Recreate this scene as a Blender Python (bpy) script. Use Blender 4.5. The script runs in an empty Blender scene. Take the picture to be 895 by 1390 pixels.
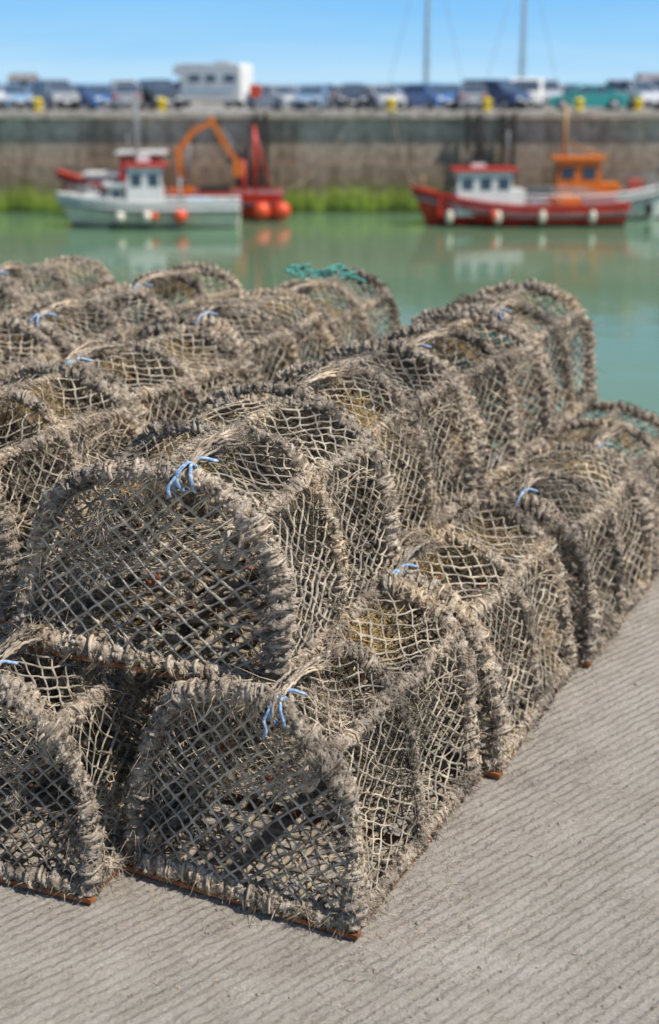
import bpy, math, random
import numpy as np
from mathutils import Vector, Matrix
S=bpy.context.scene
R=math.radians
# ------------------------------------------------------------------ materials
def newmat(name):
    m=bpy.data.materials.new(name); m.use_nodes=True
    nt=m.node_tree; b=nt.nodes['Principled BSDF']
    return m,nt,b
def ramp(nt,stops):
    r=nt.nodes.new('ShaderNodeValToRGB')
    e=r.color_ramp.elements
    while len(e)<len(stops): e.new(0.5)
    for k,(p,c) in enumerate(stops):
        e[k].position=p; e[k].color=(c[0],c[1],c[2],1)
    return r
def noise(nt,vec,scale,detail=4,rough=0.55,dist=0.0):
    n=nt.nodes.new('ShaderNodeTexNoise'); n.inputs['Scale'].default_value=scale
    n.inputs['Detail'].default_value=detail; n.inputs['Roughness'].default_value=rough
    n.inputs['Distortion'].default_value=dist
    nt.links.new(vec,n.inputs['Vector']); return n
def coords(nt,rand=True):
    tc=nt.nodes.new('ShaderNodeTexCoord'); v=tc.outputs['Object']
    if rand:
        oi=nt.nodes.new('ShaderNodeObjectInfo'); mu=nt.nodes.new('ShaderNodeMath'); mu.operation='MULTIPLY'
        mu.inputs[1].default_value=37.0; nt.links.new(oi.outputs['Random'],mu.inputs[0])
        ad=nt.nodes.new('ShaderNodeVectorMath'); ad.operation='ADD'
        nt.links.new(v,ad.inputs[0]); nt.links.new(mu.outputs[0],ad.inputs[1]); v=ad.outputs[0]
    return v
def bump(nt,b,h,strength,dist,prev=None):
    bp=nt.nodes.new('ShaderNodeBump'); bp.inputs['Strength'].default_value=strength
    bp.inputs['Distance'].default_value=dist; nt.links.new(h,bp.inputs['Height'])
    if prev is not None: nt.links.new(prev,bp.inputs['Normal'])
    nt.links.new(bp.outputs[0],b.inputs['Normal']); return bp.outputs[0]
def mult(nt,a,c):
    mm=nt.nodes.new('ShaderNodeMixRGB');mm.blend_type='MULTIPLY';mm.inputs[0].default_value=1
    nt.links.new(a,mm.inputs[1]);nt.links.new(c,mm.inputs[2]); return mm.outputs[0]
def mnoise(name,stops,scale=10,rough=0.85,bs=0,bscale=200,bdist=0.002,detail=5,rand=True,big=None):
    m,nt,b=newmat(name); v=coords(nt,rand)
    n=noise(nt,v,scale,detail,0.65); r=ramp(nt,stops)
    nt.links.new(n.outputs['Fac'],r.inputs[0]); col=r.outputs[0]
    if big:
        nb=noise(nt,v,big,3,0.6); rb=ramp(nt,[(.36,(.50,.50,.50)),(.46,(.90,.88,.86)),(.56,(1.15,1.12,1.07)),(.66,(1.32,1.21,1.03))])
        nt.links.new(nb.outputs['Fac'],rb.inputs[0]); col=mult(nt,col,rb.outputs[0])
    nt.links.new(col,b.inputs['Base Color'])
    b.inputs['Roughness'].default_value=rough
    b.inputs['Specular IOR Level'].default_value=.25 if rough>.8 else .5
    if bs:
        n2=noise(nt,v,bscale,3,0.6); bump(nt,b,n2.outputs['Fac'],bs,bdist)
    return m
def mpaint(name,c,rough=0.4,var=0.25,scale=1.5):
    d=tuple(x*(1-var) for x in c)
    return mnoise(name,[(0.3,d),(0.6,c)],scale,rough,0,rand=True)
# ------------------------------------------------------------------ mesh builder
class MB:
    def __init__(s): s.V=[];s.F={3:[],4:[]};s.M={3:[],4:[]};s.Sm={3:[],4:[]};s.n=0
    def add(s,v,f,mat=0,smooth=True): s.add2(v,[f],mat,smooth)
    def add2(s,v,fl,mat=0,smooth=True):
        v=np.asarray(v,dtype=np.float64).reshape(-1,3); s.V.append(v)
        for f in fl:
            f=np.asarray(f,dtype=np.int64); k=f.shape[1]
            s.F[k].append(f+s.n); s.M[k].append(np.full(len(f),mat)); s.Sm[k].append(np.full(len(f),smooth))
        s.n+=len(v)
    def build(s,name,mats,warp=None):
        V=np.concatenate(s.V)
        if warp: V=warp(V)
        me=bpy.data.meshes.new(name)
        fs=[];ms=[];ss=[];st=[];o=0
        for k in (4,3):
            if s.F[k]:
                f=np.concatenate(s.F[k]); fs.append(f.ravel()); ms.append(np.concatenate(s.M[k])); ss.append(np.concatenate(s.Sm[k]))
                st.append(o+np.arange(len(f))*k); o+=len(f)*k
        fl=np.concatenate(fs).astype(np.int32); st=np.concatenate(st).astype(np.int32)
        me.vertices.add(len(V)); me.vertices.foreach_set('co',V.ravel().astype(np.float32))
        me.loops.add(len(fl)); me.loops.foreach_set('vertex_index',fl)
        me.polygons.add(len(st)); me.polygons.foreach_set('loop_start',st)
        me.polygons.foreach_set('material_index',np.concatenate(ms).astype(np.int32))
        me.polygons.foreach_set('use_smooth',np.concatenate(ss).astype(bool))
        for m in mats: me.materials.append(m)
        me.update(calc_edges=True); me.validate()
        return me
    def box(s,c,d,mat=0,rot=0.0):
        x,y,z=d[0]/2,d[1]/2,d[2]/2
        v=np.array([[-x,-y,-z],[x,-y,-z],[x,y,-z],[-x,y,-z],[-x,-y,z],[x,-y,z],[x,y,z],[-x,y,z]])
        if rot:
            ca,sa=math.cos(rot),math.sin(rot); v=np.stack([v[:,0]*ca-v[:,1]*sa,v[:,0]*sa+v[:,1]*ca,v[:,2]],1)
        s.add(v+np.array(c),[[0,3,2,1],[4,5,6,7],[0,1,5,4],[1,2,6,5],[2,3,7,6],[3,0,4,7]],mat,False)
    def hexa(s,v,mat=0):
        s.add(v,[[0,3,2,1],[4,5,6,7],[0,1,5,4],[1,2,6,5],[2,3,7,6],[3,0,4,7]],mat,False)
    def tube(s,P,r,sides=8,mat=0,cyclic=False,cap=True,ret=False):
        P=np.asarray(P,float); N=len(P)
        if cyclic: T=np.roll(P,-1,0)-np.roll(P,1,0)
        else: T=np.gradient(P,axis=0)
        T/=np.linalg.norm(T,axis=1)[:,None]+1e-12
        a=np.array([0,0,1.0]) if abs(T[0][2])<0.9 else np.array([1.0,0,0])
        U=np.zeros_like(P); u=a-T[0]*a.dot(T[0]); u/=np.linalg.norm(u); U[0]=u
        for i in range(1,N):
            u=u-T[i]*u.dot(T[i]); u/=np.linalg.norm(u)+1e-12; U[i]=u
        W=np.cross(T,U); th=np.arange(sides)*2*math.pi/sides
        Nn=U[:,None,:]*np.cos(th)[None,:,None]+W[:,None,:]*np.sin(th)[None,:,None]
        r=np.asarray(r,float)
        if r.ndim==0: rr=np.full((N,sides),float(r))
        elif r.ndim==1: rr=np.repeat(r[:,None],sides,1)
        else: rr=r
        V=P[:,None,:]+Nn*rr[:,:,None]
        i=np.arange(N if cyclic else N-1)[:,None]; j=np.arange(sides)[None,:]
        i2=(i+1)%N; j2=(j+1)%sides
        q=np.stack([i*sides+j,i*sides+j2,i2*sides+j2,i2*sides+j],-1).reshape(-1,4)
        vv=V.reshape(-1,3)
        if cap and not cyclic:
            vv=np.concatenate([vv,P[:1],P[-1:]]); c0=N*sides;c1=c0+1
            jj=np.arange(sides); t=np.concatenate([np.stack([np.full(sides,c0),(jj+1)%sides,jj],1),np.stack([np.full(sides,c1),(N-1)*sides+jj,(N-1)*sides+(jj+1)%sides],1)])
            s.add2(vv,[q,t],mat)
        else: s.add(vv,q,mat)
        if ret: return V.reshape(-1,3),Nn.reshape(-1,3)
    def cyl(s,a,b,r,sides=12,mat=0,r2=None):
        a=np.array(a,float);b=np.array(b,float); s.tube(np.array([a,b]),np.array([r,r2 if r2 is not None else r]),sides,mat)
    def beam(s,P,w,h,mat=0):
        """square-section beam following a path in the xz plane"""
        P=np.asarray(P,float)
        for k in range(len(P)-1):
            a,b=P[k],P[k+1]; d=(b-a)/np.linalg.norm(b-a); n=np.array([-d[2],0,d[0]]); a=a-d*h[k]*.3; b=b+d*h[k+1]*.3
            v=[]
            for (p,hh) in ((a,h[k]),(b,h[k+1])):
                v+= [p-n*hh/2+[0,-w/2,0],p-n*hh/2+[0,w/2,0],p+n*hh/2+[0,w/2,0],p+n*hh/2+[0,-w/2,0]]
            s.hexa(np.array(v)+[0,0.004*k,0],mat)
    def sphere(s,c,r,mat=0,n=12,sc=(1,1,1)):
        u=np.linspace(0,2*math.pi,n,endpoint=False); v=np.linspace(0.01,math.pi-0.01,n//2+1)
        V=np.stack([np.sin(v)[:,None]*np.cos(u)[None]*sc[0],np.sin(v)[:,None]*np.sin(u)[None]*sc[1],np.cos(v)[:,None]*np.ones(n)[None]*sc[2]],-1)*r+np.array(c)
        i=np.arange(len(v)-1)[:,None];j=np.arange(n)[None]
        q=np.stack([i*n+j,(i+1)*n+j,(i+1)*n+(j+1)%n,i*n+(j+1)%n],-1).reshape(-1,4)
        s.add(V,q,mat)
    def segs(s,A,B,r,sides=5,mat=0,sag=0.0,rng=None):
        A=np.asarray(A,float);B=np.asarray(B,float);M=len(A)
        if M==0: return
        r=np.asarray(r,float)
        if r.ndim==0: r=np.full(M,float(r))
        D=B-A; L=np.linalg.norm(D,axis=1)[:,None]+1e-9; D=D/L
        ref=np.where(np.abs(D[:,2:3])<0.8,np.array([[0,0,1.0]]),np.array([[1.0,0,0]]))
        U=ref-D*np.sum(ref*D,1)[:,None]; U/=np.linalg.norm(U,axis=1)[:,None]; W=np.cross(D,U)
        th=np.arange(sides)*2*math.pi/sides
        Nn=U[:,None]*np.cos(th)[None,:,None]+W[:,None]*np.sin(th)[None,:,None]
        mid=(A+B)/2
        if rng is not None: mid=mid+rng.normal(0,1,(M,3))*sag
        rings=[]
        for P,k in ((A,1.15),(mid,0.85),(B,1.15)): rings.append(P[:,None]+Nn*(r[:,None,None]*k))
        V=np.stack(rings,1).reshape(-1,3)
        base=(np.arange(M)*3*sides)[:,None,None]; i=np.arange(2)[None,:,None]; j=np.arange(sides)[None,None,:]
        q=np.stack([base+i*sides+j,base+i*sides+(j+1)%sides,base+(i+1)*sides+(j+1)%sides,base+(i+1)*sides+j],-1).reshape(-1,4)
        s.add(V,q,mat)
    def knots(s,P,r,mat,rng):
        P=np.asarray(P,float);M=len(P)
        if M==0:return
        o=np.array([[1,0,0],[-1,0,0],[0,1,0],[0,-1,0],[0,0,1],[0,0,-1.]])
        V=P[:,None]+o[None]*(np.asarray(r).reshape(-1,1,1)*(0.7+0.6*rng.random((M,6,1))))+0
        f=np.array([[0,2,4],[2,1,4],[1,3,4],[3,0,4],[2,0,5],[1,2,5],[3,1,5],[0,3,5]])
        s.add(V,((np.arange(M)*6)[:,None,None]+f[None]).reshape(-1,3),mat)
    def fibers(s,P,D,L,w,mat,rng,droop=0.3,curl=0.35):
        P=np.asarray(P,float);M=len(P)
        if M==0:return
        D=D/(np.linalg.norm(D,axis=1)[:,None]+1e-9)
        L=np.asarray(L).reshape(-1,1)*np.ones((M,1)); w=np.asarray(w).reshape(-1,1)*np.ones((M,1))
        sd=np.cross(D,rng.normal(0,1,(M,3))); sd/=np.linalg.norm(sd,axis=1)[:,None]+1e-9
        c=rng.normal(0,1,(M,3))*curl
        p1=P+D*L*0.5+c*L*0.35; p2=P+(D+c)*L; p2[:,2]-=droop*L[:,0]; p1[:,2]-=droop*0.3*L[:,0]
        V=np.stack([P-sd*w,P+sd*w,p1-sd*w*.8,p1+sd*w*.8,p2],1).reshape(-1,3)
        b=(np.arange(M)*5)[:,None]
        s.add2(V,[b+np.array([[0,1,3,2]]),b+np.array([[2,3,4]])],mat)
def obj(name,me,parent=None,loc=(0,0,0),rot=(0,0,0),sc=(1,1,1)):
    o=bpy.data.objects.new(name,me); S.collection.objects.link(o)
    o.location=loc;o.rotation_euler=rot;o.scale=sc
    if parent: o.parent=parent
    return o
def empty(name,loc=(0,0,0),rot=(0,0,0)):
    return obj(name,None,None,loc,rot)
# ------------------------------------------------------------------ pot materials
M_rope=mnoise('pot_rope',[(0.30,(0.060,0.046,0.034)),(0.41,(0.23,0.185,0.14)),(0.53,(0.44,0.37,0.295)),(0.68,(0.68,0.60,0.50))],55,0.95,1.0,300,0.006,big=5)
M_net=mnoise('pot_twine',[(0.3,(0.10,0.090,0.074)),(0.45,(0.29,0.255,0.205)),(0.6,(0.50,0.44,0.355)),(0.8,(0.66,0.57,0.45))],22,0.9,0.8,600,0.002,big=5)
M_fuzz=mnoise('dry_fuzz',[(0.3,(0.15,0.115,0.08)),(0.45,(0.35,0.28,0.205)),(0.6,(0.54,0.45,0.345)),(0.75,(0.70,0.61,0.49))],26,0.95,big=5)
M_ochre=mnoise('ochre_weed',[(0.3,(0.26,0.165,0.06)),(0.5,(0.55,0.39,0.18)),(0.7,(0.66,0.51,0.28))],20,0.95)
M_rust=mnoise('rust_steel',[(0.3,(0.07,0.028,0.013)),(0.5,(0.26,0.09,0.03)),(0.7,(0.50,0.23,0.08))],30,0.9,0.6,180,0.004)
M_rust2=mnoise('dull_rust_steel',[(0.3,(0.05,0.03,0.02)),(0.5,(0.13,0.07,0.04)),(0.7,(0.24,0.14,0.08))],30,0.9,0.6,180,0.004)
M_slat=mnoise('slat_wood',[(0.3,(0.10,0.08,0.06)),(0.5,(0.27,0.215,0.155)),(0.75,(0.44,0.36,0.27))],22,0.9,0.5,200,0.003)
M_blue=mnoise('blue_rope',[(0.34,(0.20,0.30,0.44)),(0.5,(0.24,0.40,0.62)),(0.62,(0.62,0.66,0.68))],110,0.85,0.8,400,0.003)
M_dark=mnoise('dark_weed',[(0.3,(0.03,0.03,0.022)),(0.6,(0.10,0.085,0.06))],20,0.95)
M_fun=mnoise('funnel_twine',[(0.3,(0.30,0.235,0.16)),(0.6,(0.58,0.48,0.35))],9,0.95)
M_red=mnoise('red_bait_band',[(0.3,(0.25,0.05,0.02)),(0.7,(0.50,0.13,0.06))],40,0.8)
M_teal=mnoise('teal_rope',[(0.3,(0.03,0.22,0.18)),(0.7,(0.15,0.50,0.42))],50,0.8,0.8,400,0.003)
M_shade=mnoise('inner_shade_twine',[(0.3,(0.03,0.026,0.022)),(0.6,(0.10,0.085,0.068))],20,0.95)  # net twine coloured darker, paints shade into the pot interiors
PM=[M_rope,M_net,M_fuzz,M_ochre,M_rust,M_slat,M_blue,M_dark,M_fun,M_red,M_teal,M_shade,M_rust2]
PW,PH,PL,PN=0.52,0.42,0.67,2.6
_a=np.linspace(0,math.pi,400); _x=-np.sign(np.cos(_a))*np.abs(np.cos(_a))**(2/PN)*PW/2; _z=np.abs(np.sin(_a))**(2/PN)*PH
_d=np.concatenate([[0],np.cumsum(np.hypot(np.diff(_x),np.diff(_z)))]); PER=_d[-1]; _d/=PER
def sec(s): return np.interp(s,_d,_x),np.interp(s,_d,_z)
def tn(P,freq,seed):
    r=np.random.RandomState(seed); o=np.zeros(P.shape[:-1])
    for k in range(7):
        kv=r.normal(0,1,3)*freq; o+=np.sin(P@kv+r.uniform(0,6.28)+1.3*np.sin(P@(r.normal(0,1,3)*freq*.6)))
    return o/3.0
def resample(P,ds):
    P=np.asarray(P,float); d=np.concatenate([[0],np.cumsum(np.linalg.norm(np.diff(P,axis=0),axis=1))])
    n=max(4,int(d[-1]/ds)); t=np.linspace(0,d[-1],n)
    return np.stack([np.interp(t,d,P[:,k]) for k in range(3)],1),t
def make_pot(seed):
    rng=np.random.default_rng(seed); mb=MB(); sd=seed*100
    Ys=[0.012,0.335,0.655]
    def wrap(P,Rr,pitch=0.026,fz=1.0):
        P,l=resample(P,0.0026)
        P=P+np.stack([tn(P,22,sd+k) for k in range(3)],1)*0.0030
        sides=14; th=np.arange(sides)*2*math.pi/sides
        lw=l+0.010*tn(P,12,sd+17)
        ph=lw[:,None]/pitch-th[None]/(2*math.pi)
        lay=np.abs(np.sin(math.pi*ph))
        bare=np.clip(tn(P,9,sd+19)-.35,0,1)[:,None]
        r=Rr*(0.56+0.52*lay**0.6)*(1-.42*bare)
        Pn=P[:,None,:]+np.stack([np.cos(th)*.02,np.sin(th)*.02,np.zeros(sides)],1)[None]
        clump=0.5+0.5*tn(P,14,sd+7)
        r=r*(1+0.24*tn(Pn,140,sd+9)+0.17*tn(Pn,400,sd+8))*(0.82+0.36*clump[:,None])
        V,N=mb.tube(P,r,sides,0,ret=True)
        n=int(len(P)*8*fz); ix=rng.integers(0,len(V),n)
        ix=ix[tn(V[ix],20,sd+23)>rng.normal(-.15,.4,n)]; n=len(ix)
        D=N[ix]*0.7+rng.normal(0,0.8,(n,3))
        mb.fibers(V[ix]-N[ix]*0.001,D,rng.gamma(2.0,0.0044,n)+0.003,rng.uniform(.0004,.0012,n),2,rng,0.35)
        n=int(len(P)*1.9*fz); ix=rng.integers(0,len(V),n)
        mb.knots(V[ix],rng.uniform(.0025,.0075,n),0,rng)
        n=int(len(P)*0.4*fz); ix=rng.integers(0,len(V),n)
        mb.fibers(V[ix],N[ix]*0.4+rng.normal(0,0.8,(n,3)),rng.uniform(.02,.05,n),rng.uniform(.0004,.0009,n),2,rng,0.7,0.6)
        for _ in range(int(l[-1]/.08)):
            c0=V[rng.integers(0,len(V))]; n=70
            mb.fibers(c0+rng.normal(0,.006,(n,3)),rng.normal(0,1,(n,3))+np.array([0,0,-.5]),rng.gamma(2.2,.0065,n),rng.uniform(.0005,.001,n),rng.choice([2,2,0,7]),rng,.6,.7)
        for _ in range(int(l[-1]/.045)):
            i0=rng.integers(4,len(P)-12) if len(P)>20 else 4
            a=rng.uniform(0,6.28); k=np.arange(14); idx=np.clip(i0+(k*.7).astype(int),0,len(P)-1); ring=(a+k*.5)
            si=(ring/(2*math.pi)*sides).astype(int)%sides
            vi=idx*sides+si; Q=V[vi]+N[vi]*.0022; mb.tube(Q,rng.uniform(.0022,.0040),5,rng.choice([0,1,2]))
    ss=np.linspace(0,1,140)
    for k,y in enumerate(Ys):
        x,z=sec(ss); wrap(np.stack([x,np.full(140,y),z+0.015],1),[0.0220,0.0145,0.0190][k])
    for x0 in (-PW/2,PW/2): wrap([[x0,0,0.02],[x0,PL,0.02]],0.0160)
    wrap([[-PW/2,0.0,0.022],[PW/2,0.0,0.022]],0.0185); wrap([[-PW/2,PL-.01,0.022],[PW/2,PL-.01,0.022]],0.015)
    for s0,rr in ((0.315,0.0145),(0.685,0.0150),(0.5,0.008)):
        x,z=sec(s0); wrap([[x,0,z+.012],[x+.01*(rng.random()-.5),PL*.25,z+.006],[x+.012*(rng.random()-.5),PL*.5,z+.010],[x,PL*.75,z+.003],[x,PL,z+.012]],rr)
    for x0 in (-PW/2,PW/2): mb.box((x0,PL/2,0.004),(0.022,PL+.03,0.008),4)
    for y,mt in ((-0.006,4),(0.335,12),(PL+.006,12)): mb.box((0,y,0.0045),(PW+.035,0.022,0.009),mt)
    for x0 in np.linspace(-PW/2+.045,PW/2-.045,10):
        x0+=rng.normal(0,.005); P=np.array([[x0,0.0,.018],[x0+rng.normal(0,.008),PL*.5,.014],[x0+rng.normal(0,.008),PL,.018]])
        P,_=resample(P,.02); mb.tube(P,.0072*(1+.25*tn(P,90,sd+3)),7,5)
    for y in (0.11,0.22,0.45,0.56):
        P,_=resample([[-PW/2,y,.026],[PW/2,y+rng.normal(0,.01),.026]],.02); mb.tube(P,.006*(1+.25*tn(P,90,sd+4)),6,5)
    ns,ny=52,28
    def surf(s,y):
        x,z=sec(s)
        fy=np.where(y<Ys[1],(y-Ys[0])/(Ys[1]-Ys[0]),(y-Ys[1])/(Ys[2]-Ys[1])); fy=np.clip(fy,0,1)
        rails=np.array([0,.315,.5,.685,1.0]); k=np.clip(np.searchsorted(rails,s)-1,0,3); fs=(s-rails[k])/(rails[k+1]-rails[k])
        sg=np.sin(math.pi*fy)*np.sin(math.pi*np.clip(fs,0,1))
        P=np.stack([x,y,z],-1); q=tn(P,5,sd+21)
        f=1-(0.13+0.13*q)*sg
        return np.stack([x*f,y,0.015+z*f],-1)
    I,J=np.meshgrid(np.arange(ns+1),np.arange(ny+1),indexing='ij')
    s_=I/ns; y_=J/ny*PL
    P0=np.stack([s_*PER,y_,0*s_],-1)
    edge=np.minimum(1,np.minimum(np.minimum(I,ns-I),np.minimum(J,ny-J))/2.0)
    s_=np.clip(s_+edge*(tn(P0,14,sd+31)*.009+rng.normal(0,.0022,s_.shape)),0,1)
    y_=np.clip(y_+edge*(tn(P0,14,sd+32)*.011+rng.normal(0,.0024,s_.shape)),0,PL)
    G=surf(s_,y_)
    A=[];B=[]
    for di,dj in ((1,1),(1,-1)):
        i=I[:-1];j=J[:-1]; ok=((i+j)%2==0)&(j+dj>=0)&(j+dj<=ny)
        ii=i[ok];jj=j[ok]; A.append(G[ii,jj]);B.append(G[ii+di,jj+dj])
    A=np.concatenate(A);B=np.concatenate(B)
    keep=rng.random(len(A))>0.02; A=A[keep];B=B[keep]
    grow=np.clip(tn(A,9,sd+41),-.5,2)
    mb.segs(A,B,0.0022*(1+0.35*grow)*rng.uniform(.85,1.25,len(A)),5,1,.0020,rng)
    kn=G[((I+J)%2==0)]
    mb.knots(kn,rng.uniform(.0036,.0064,len(kn)),1,rng)
    n=5500; ix=rng.integers(0,len(A),n*3); t=rng.random((n*3,1)); P=A[ix]*(1-t)+B[ix]*t
    g=tn(P,8,sd+51); P=P[g>rng.normal(0.45,.28,len(g))][:n]
    mb.fibers(P,rng.normal(0,1,(len(P),3)),rng.gamma(2,.0040,len(P))+.002,rng.uniform(.0004,.0012,len(P)),2,rng,.4)
    def panel(y,step,r,mat,bulge,drop=0.0,fuzz=1500,lean=0.0):
        nx=int(PW/2/step)+2; nz=int(PH/step)+2
        i,j=np.meshgrid(np.arange(-nx,nx+1),np.arange(0,nz+1),indexing='ij')
        X=i*step; Z=j*step*0.90
        PP=np.stack([X,0*X+y,Z],-1)
        X=X+tn(PP,11,sd+int(y*100)+61)*.006+rng.normal(0,.0017,X.shape); Z=Z+tn(PP,11,sd+int(y*100)+62)*.006+rng.normal(0,.0017,X.shape); Z=np.maximum(Z,0)
        f=(np.abs(X)/(PW/2))**PN+(Z/PH)**PN
        ins=f<0.97
        fx=np.maximum(f,1e-6)**(1/PN); Xc=np.where(ins,X,X/fx);Zc=np.where(ins,Z,Z/fx)
        Y=y+bulge*(1-np.clip(f,0,1))*(1+.6*tn(PP,5,sd+63))+lean*Zc
        Gp=np.stack([Xc,Y,Zc+.018],-1); a=[];b=[]
        for di,dj in ((1,1),(-1,1)):
            for ii in range(2*nx+1):
                for jj in range(nz):
                    if (ii+jj)%2: continue
                    i2=ii+di;j2=jj+dj
                    if i2<0 or i2>2*nx: continue
                    if not(ins[ii,jj] or ins[i2,j2]): continue
                    if rng.random()<drop: continue
                    a.append(Gp[ii,jj]);b.append(Gp[i2,j2])
        a=np.array(a);b=np.array(b)
        mb.segs(a,b,r*rng.uniform(.85,1.2,len(a)),5,mat,.0014,rng); mb.knots(a,rng.uniform(1.5,2.3,len(a))*r,mat,rng)
        ix=rng.integers(0,len(a),fuzz); t=rng.random((fuzz,1)); P=a[ix]*(1-t)+b[ix]*t
        g=tn(P,9,sd+71)>rng.normal(.25,.35,fuzz); P=P[g]
        mb.fibers(P,rng.normal(0,1,(len(P),3)),rng.gamma(2,.0035,len(P))+.002,rng.uniform(.0004,.0009,len(P)),2,rng,.5)
        return a
    fp=panel(0.004,0.0228,.0027,1,-.006,0.006,1000)
    panel(PL-.004,0.0228,.0018,11,.006,0.01,100)
    panel(0.360,0.030,.0013,11,.05,0.03,60,-.25)
    def funnel(x0,x1,yc,zc,r0,r1,yy1,zz1):
        nu,nv=34,17
        u,v=np.meshgrid(np.arange(nu),np.arange(nv+1),indexing='ij'); t=v/nv; a=(u)/nu*2*math.pi
        rad=r0*(1-t)**1.5+r1*(1-(1-t)**1.5)
        X=x0+(x1-x0)*t; Y=yc+(yy1-yc)*t+np.cos(a)*rad; Z=zc+(zz1-zc)*t+np.sin(a)*rad*1.05-0.03*np.sin(math.pi*t)
        Gp=np.stack([X,Y,Z],-1)+rng.normal(0,.0018,X.shape+(3,)); Aa=[];Bb=[]
        for dj in (1,-1):
            ok=((u+v)%2==0)&(v+dj>=0)&(v+dj<=nv); uu=u[ok];vv=v[ok]; Aa.append(Gp[uu,vv]);Bb.append(Gp[(uu+1)%nu,vv+dj])
        Aa=np.concatenate(Aa);Bb=np.concatenate(Bb)
        mb.segs(Aa,Bb,.0015,4,8,.001,rng)
        n=800; ix=rng.integers(0,len(Aa),n); tt=rng.random((n,1)); P=Aa[ix]*(1-tt)+Bb[ix]*tt
        mb.fibers(P,rng.normal(0,.6,(n,3))+np.array([1.4,0,0]),rng.gamma(2,.008,n),rng.uniform(.0004,.0009,n),8,rng,.2)
        aa=np.linspace(0,2*math.pi,24,endpoint=False); Pn=np.stack([0*aa+x1,yy1+np.cos(aa)*r1,zz1+np.sin(aa)*r1],1)
        mb.tube(Pn,.006,7,8,cyclic=True)
    funnel(-PW/2+.03,0.10,.165,.26,.115,.045,.14,.25)
    funnel(PW/2-.02,-0.07,.50,.20,.13,.05,.50,.20)
    def mat_patch(s0,y0,rs,ry,n,mat,ins=0.0):
        s=np.clip(s0+rng.normal(0,rs,n),.02,.98); y=np.clip(y0+rng.normal(0,ry,n),.02,PL-.02)
        P=surf(s,y); P[:,0]*=1-ins; P[:,2]=P[:,2]*(1-ins)
        mb.fibers(P+rng.normal(0,.004,P.shape),rng.normal(0,1,(n,3))*np.array([1,1,.5]),rng.gamma(2.5,.008,n),rng.uniform(.0005,.0012,n),mat,rng,.3,.7)
    for _ in range(2):
        mat_patch(rng.uniform(.35,.7),rng.choice([.17,.5])+rng.normal(0,.03),.04,.05,1600,3,0.05)
    for _ in range(3): mat_patch(rng.uniform(.05,.95),rng.uniform(.1,.6),.03,.035,500,2)
    for _ in range(3): mat_patch(rng.uniform(.1,.9),rng.uniform(.1,.6),.04,.04,500,7,.03)
    n=250; P=np.stack([rng.uniform(-PW/2+.03,PW/2-.03,n),rng.uniform(.03,PL-.03,n),np.full(n,.032)],1)
    mb.fibers(P,rng.normal(0,1,(n,3))*np.array([1,1,.15]),rng.gamma(2.2,.012,n),.0009,3,rng,0,.4)
    for _ in range(3):
        p=fp[rng.integers(0,len(fp))]; n=160
        P=p+rng.normal(0,1,(n,3))*np.array([.008,.006,.022]); mb.fibers(P,rng.normal(0,1,(n,3))+np.array([0,-.5,-.6]),rng.gamma(2,.006,n),.0008,2,rng,.6)
    for _ in range(4):
        a=np.array([rng.uniform(-.2,.2),rng.uniform(.05,.6),rng.uniform(.05,.32)]); P=a+np.cumsum(rng.normal(0,.010,(7,3)),0); mb.tube(P,.0035,6,9)
    for _ in range(22):
        s0=rng.uniform(.05,.95);y0=rng.uniform(0,PL); p=surf(np.array([s0]),np.array([y0]))[0]; c=np.array([0,PL/2,.15]); o=(p-c);o/=np.linalg.norm(o)
        st=rng.normal(0,.006,(9,3)); st[:,2]-=.002; P=p+o*.008+np.cumsum(st,0); P[:,2]=np.maximum(P[:,2],.01)
        mb.tube(P,rng.uniform(.001,.0022),5,rng.choice([1,2,2,7]))
    # door tie
    st=rng.uniform(.50,.58); nl={1:3,2:2,3:1,4:2,5:3,6:0}[seed]
    for q in range(nl):
        s0=st+q*.0085+rng.normal(0,.001); x,z=sec(s0); a=np.linspace(0,2*math.pi,18)
        P=np.stack([x+0.010*np.sin(a+q*2)+q*.001,.012+np.cos(a)*.0262,z+.015+np.sin(a)*.0262],1)+rng.normal(0,.0006,(18,3)); mb.tube(P,.0032,6,6)
    x,z=sec(st)
    if nl>1:
        P=np.array([[x,-.014,z+.02],[x-.012,-.022,z-.002],[x-.004,-.024,z-.02],[x-.014,-.022,z-.04]])[:rng.integers(2,5)]; mb.tube(resample(P,.008)[0],.0032,6,6)
    if nl:
        P=np.array([[x,.02,z+.037],[x+.015,.05,z+.042],[x+.035,.075,z+.028]]); mb.tube(resample(P,.008)[0],.0032,6,6)
    for q in range(8):
        x2=x+rng.normal(0,.010); e=rng.uniform(.13,.25)
        t=np.linspace(0,1,16)[:,None]
        P=np.concatenate([x2+rng.normal(0,.02)*t,.02+e*t,z+.036+.012*np.sin(t*3.1)+rng.normal(0,.004)],1)+rng.normal(0,.0014,(16,3))
        mb.tube(P,rng.uniform(.0018,.0042),6,rng.choice([2,0]))
        n=60; mb.fibers(np.repeat(P[-1:],n,0)+rng.normal(0,.004,(n,3)),rng.normal(0,.6,(n,3))+np.array([0,1.,0]),rng.uniform(.01,.04,n),.0006,2,rng,.3)
    lean=rng.normal(0,.03); ly=rng.normal(0,.04)
    def warp(V):
        V=V.copy(); d=np.stack([tn(V,5.5,sd+81),tn(V,5.5,sd+82)*.9,tn(V,5.5,sd+83)],1)
        h=np.clip(V[:,2:3]/.2,0,1)
        V=V+d*.0115*h; V[:,0]+=lean*V[:,2]; V[:,1]+=ly*V[:,2]
        return V
    return mb.build('lobster_pot_mesh_%d'%seed,PM,warp)
pots=[make_pot(k) for k in (1,2,3,4,5,6)]
Z1=0.008; Z2=0.420
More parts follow.
